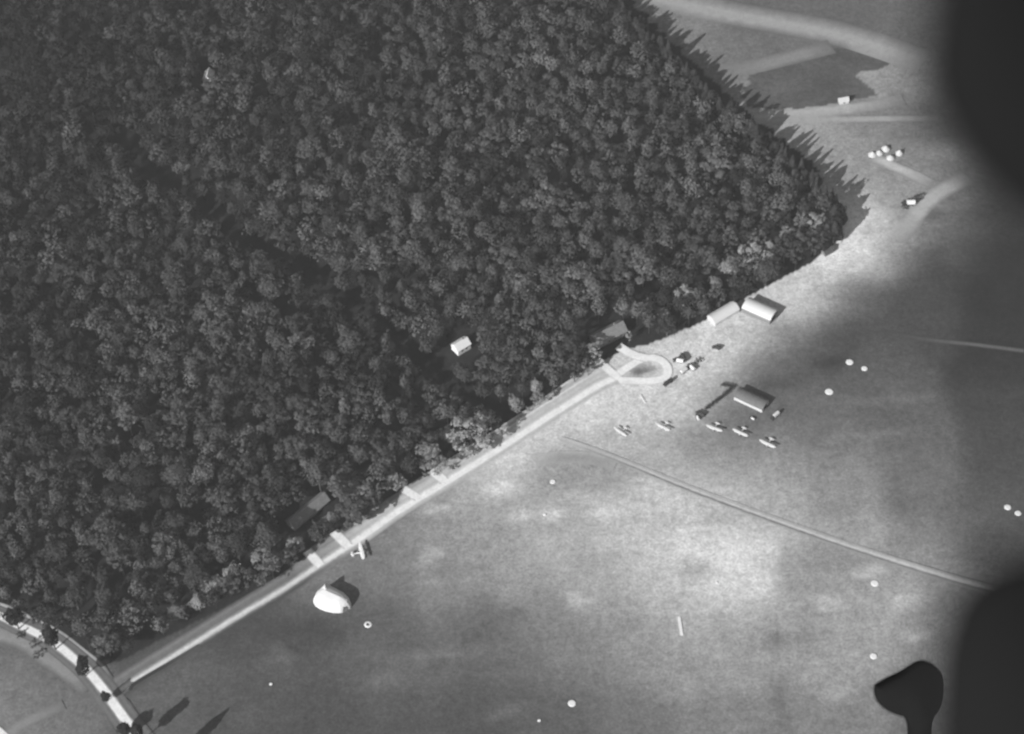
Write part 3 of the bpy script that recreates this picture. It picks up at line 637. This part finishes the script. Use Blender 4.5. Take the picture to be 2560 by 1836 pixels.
pl.location = G(901, 1385); pl.rotation_euler = (0, 0, head_angle(901, 1385, 915, 1381.5)); pl.scale = (.98,) * 3
for (u, v, u2, v2, s_, lb) in ((1553, 1083, 1541, 1094, .82, 'pale biplane alone on the bright ground, left of the aircraft row'), (1659, 1071, 1646, 1087, .82, 'faint biplane at the left end of the aircraft row'),
      (1787, 1074, 1776, 1094, .86, 'biplane below the dark hedge, second in the aircraft row'), (1852, 1085, 1840, 1102, .86, 'biplane below the grey hangar, third in the aircraft row'), (1920, 1113, 1908, 1130, .9, 'biplane at the right-hand end of the aircraft row')):
    o = dup(pl, G(u, v), head_angle(u, v, u2, v2), s_); tag(o, lb, 'aeroplane', 'biplanes lined up on the field')

# ------------------------------------------------------------------ vehicles
def make_lorry(m_tilt, name='lorry'):
    e = empty(name)
    MB().box((0, -.3, .85), (1.9, 5.4, .25)).build('chassis', M_veh, e)
    MB().box((0, 1.55, 1.6), (1.8, 1.2, 1.25), tip=.92).build('cab', M_veh, e)
    MB().box((0, 2.6, 1.25), (1.1, .9, .6), tip=.9).build('bonnet', M_veh, e)
    tm = MB(); vs = []; n = 9
    for y in (-3.0, .8):
        for k in range(n): a = math.pi * k / (n - 1); vs.append((1.0 * math.cos(a), y, 1.75 + 1.0 * math.sin(a)))
        vs += [(-1.0, y, 1.0), (1.0, y, 1.0)]
    k = n + 2; tm.add(vs, [tuple(range(k))[::-1], tuple(range(k, 2 * k))] + [(i, (i + 1) % k, k + (i + 1) % k, k + i) for i in range(k)]).build('canvas_tilt', m_tilt, e)
    for x in (-.85, .85):
        for y in (-2.0, 2.1): MB().tube([(x - .12, y, .45), (x + .12, y, .45)], .45, 12).build('wheel', M_tyre, e)
    return e
LG = 'lorries standing about the airfield'
lw = make_lorry(M_canvas); ld = make_lorry(M_veh)
lw.location = G(1695, 905); lw.rotation_euler = (0, 0, 1.2); tag(lw, 'white-covered lorry, leftmost of the three right of the white loop track', 'lorry', LG)
for (pr, u, v, a, s_, lb) in ((lw, 1713, 928, -.9, 1.0, 'white-covered lorry nearest the loop track, lowest of the three'), (lw, 1728, 921, .6, .9, 'white-covered lorry, rightmost of the three by the loop track'),
      (lw, 1936, 1044, 2.3, 1.0, 'white-covered lorry right of the grey hangar'), (lw, 1744, 1046, .2, .65, 'tiny white-covered lorry at the lower end of the dark hedge'), (lw, 2270, 512, 1.5, 1.3, 'pale lorry above a small dark bush near the end of the road'),
      (lw, 1880, 1048, .8, .5, 'tiny pale covered cart below the grey hangar')):
    o = dup(pr, G(u, v), a, s_); tag(o, lb, 'lorry', LG)
ld.location = G(1669, 960); ld.rotation_euler = (0, 0, 2.2); tag(ld, 'dark lorry just outside the lower right of the white loop track', 'lorry', LG)
for (u, v, a, s_, lb) in ((1708, 897, 0.3, 1.0, 'dark lorry standing behind the three white-covered ones'), (1790, 872, 1.2, .8, 'dark lorry alone on the bright ground below the long tent'), (1750, 1038, .9, .9, 'dark lorry at the lower end of the dark hedge')):  # the one by the hedge stands in for the small white lorry's shadow
    o = dup(ld, G(u, v), a, s_); tag(o, lb, 'lorry', LG)
shrub(2292, 502, 3.2, 2.6, .06, 'dark bush shape standing in for the shadow of the pale lorry near the road end'); shrub(2262, 520, 2, 1.7, .06, 'small dark bush below the pale lorry near the road end')  # first bush stands in for the pale lorry's cast shadow

# ------------------------------------------------------------------ white ground markers
def disc(u, v, r, label, hole=0.0, name='ground_marker', group='round white markers on the field'):
    n = 22; vs = []; fs = []; rr = [r * .88 * (1 + .05 * math.sin(k * 2.7 + u)) for k in range(n)]
    rings = [(0.0 if not hole else hole, .26), (.8 if not hole else (1 + hole) / 2, .26), (1.0, .05)]
    for (k_, z) in rings:
        for k in range(n): a = 2 * math.pi * k / n; vs.append((math.cos(a) * rr[k] * k_, math.sin(a) * rr[k] * k_, z))
    for i in range(2):
        for k in range(n): k2 = (k + 1) % n; fs.append((i * n + k, (i + 1) * n + k, (i + 1) * n + k2, i * n + k2))
    me_ = MB(); me_.add(vs, fs)
    if hole:
        me_.add([(x * 1.0, y, .05) for x, y, z in vs[:n]], []); o_ = 3 * n
        me_.f += [(k, (k + 1) % n, o_ + (k + 1) % n, o_ + k) for k in range(n)]
    o = me_.build(name, M_chalk); o.location = G(u, v); tag(o, label, 'marker', group)
for a in ((2124, 906, 2.3, 'round white marker, upper left of the pair in the dark grass'), (2161, 922, 1.9, 'round white marker, lower right of the pair in the dark grass'), (2073, 980, 2.5, 'largest round white marker, alone below the pair'),
          (2187, 1459, 2.2, 'round white marker on the pale grass below the track'), (2519, 1269, 2.0, 'left marker of the two touching the right edge'), (2545, 1284, 1.9, 'right marker of the two touching the right edge'),
          (1382, 1205, 1.7, 'small white marker below the bright dusty ground left of the track'), (1362, 1287, 1.0, 'tiny white marker on the pale patch'), (1430, 1759, 2.2, 'ragged white marker at the bottom middle'),
          (2184, 1641, 2.0, 'white marker just above the dark aircraft fitting'), (677, 1711, .9, 'tiny white marker in the dark grass right of the junction'), (1348, 1802, .9, 'tiny white marker near the bottom edge'), (1792, 1457, .8, 'tiny white marker on the brightest grass')):
    disc(*a)
disc(920, 1562, 2.2, 'white ring lying in the grass below the big white hangar', hole=.45, name='chalk_ring')
disc(875, 1257, 2.0, 'white ring among the trees above the second crossing', hole=.45, name='chalk_ring')
o = MB().box((0, 0, .12), (1.5, 11, .2)).build('signal_panel', M_chalk); o.location = G(1701, 1566); o.rotation_euler = (0, 0, .04); tag(o, 'narrow white strip of cloth laid upright on the field', 'ground panel')
o = MB().box((0, 0, .12), (.9, 6, .2)).build('signal_panel', M_chalk); o.location = G(1607, 998); o.rotation_euler = (0, 0, .35); tag(o, 'thin slanting white strip on the dusty ground below the loop track', 'ground panel')

# ------------------------------------------------------------------ parts of the observer's own aeroplane, out of focus at the right
def air_part(name, px, dist, depth, parent):
    """outline at its own distance, real thickness, rounded rim"""
    cx = sum(p[0] for p in px) / len(px); cy = sum(p[1] for p in px) / len(px)
    px = smooth_line(px + [px[0]], 2)[:-1]; n = len(px); vs = []; fs = []
    layers = [(-.5, .93), (-.35, .985), (0, 1.0), (.35, .985), (.5, .93)]
    fwd = ray(W0 / 2, H0 / 2)
    for dz, k in layers:
        for (a, b) in px:
            d = ray(cx + (a - cx) * k, cy + (b - cy) * k); vs.append(CAM + d * (dist / d.dot(fwd)) + fwd * (dz * depth))
    for i in range(len(layers) - 1):
        for j in range(n): j2 = (j + 1) % n; fs.append((i * n + j, i * n + j2, (i + 1) * n + j2, (i + 1) * n + j))
    fs += [tuple(range(n))[::-1], tuple(range((len(layers) - 1) * n, len(layers) * n))]
    base = parent.location; vs = [v - base for v in vs]
    return MB().add(vs, fs).build(name, M_air, parent, True)
own = empty('observer_aeroplane', CAM + ray(2700, 1000) * .6)
tag(own, 'dark out-of-focus parts of the photographer\'s own aeroplane filling the right edge', 'aeroplane')
air_part('coaming', [(2353, -260), (2330, -60), (2310, 60), (2296, 160), (2320, 270), (2368, 355), (2423, 440), (2498, 525), (2578, 580), (2678, 590), (2818, 400), (2858, -260)], .56, .024, own)
air_part('sill', [(2308, 2100), (2308, 1800), (2316, 1660), (2338, 1560), (2370, 1480), (2420, 1420), (2500, 1375), (2610, 1350), (2770, 1350), (2870, 1500), (2870, 2100)], .56, .024, own)
air_part('wing_fitting', [(2188, 1715), (2221, 1695), (2252, 1682), (2284, 1660), (2304, 1651), (2324, 1655), (2342, 1670), (2351, 1690), (2351, 1740), (2340, 1774), (2324, 1792), (2320, 1836), (2318, 2000), (2276, 2000), (2275, 1836), (2271, 1812), (2259, 1790), (2237, 1785), (2207, 1771), (2194, 1758), (2186, 1735)], 8.0, .12, own)

# ------------------------------------------------------------------ haze
def haze():
    m = bpy.data.materials.new('haze'); m.use_nodes = True; t = m.node_tree; t.nodes.clear()
    v = t.nodes.new('ShaderNodeVolumePrincipled'); v.inputs['Density'].default_value = HAZE; v.inputs['Color'].default_value = (.95, .95, .95, 1); v.inputs['Anisotropy'].default_value = 0.0
    o = t.nodes.new('ShaderNodeOutputMaterial'); t.links.new(v.outputs[0], o.inputs['Volume'])
    b = MB().box((0, 700, (CAM_H + 10 - 2) / 2), (1500, 2400, CAM_H + 10 + 2)).build('haze', m); tag(b, kind='stuff')
HAZE = 5.5e-5
haze()
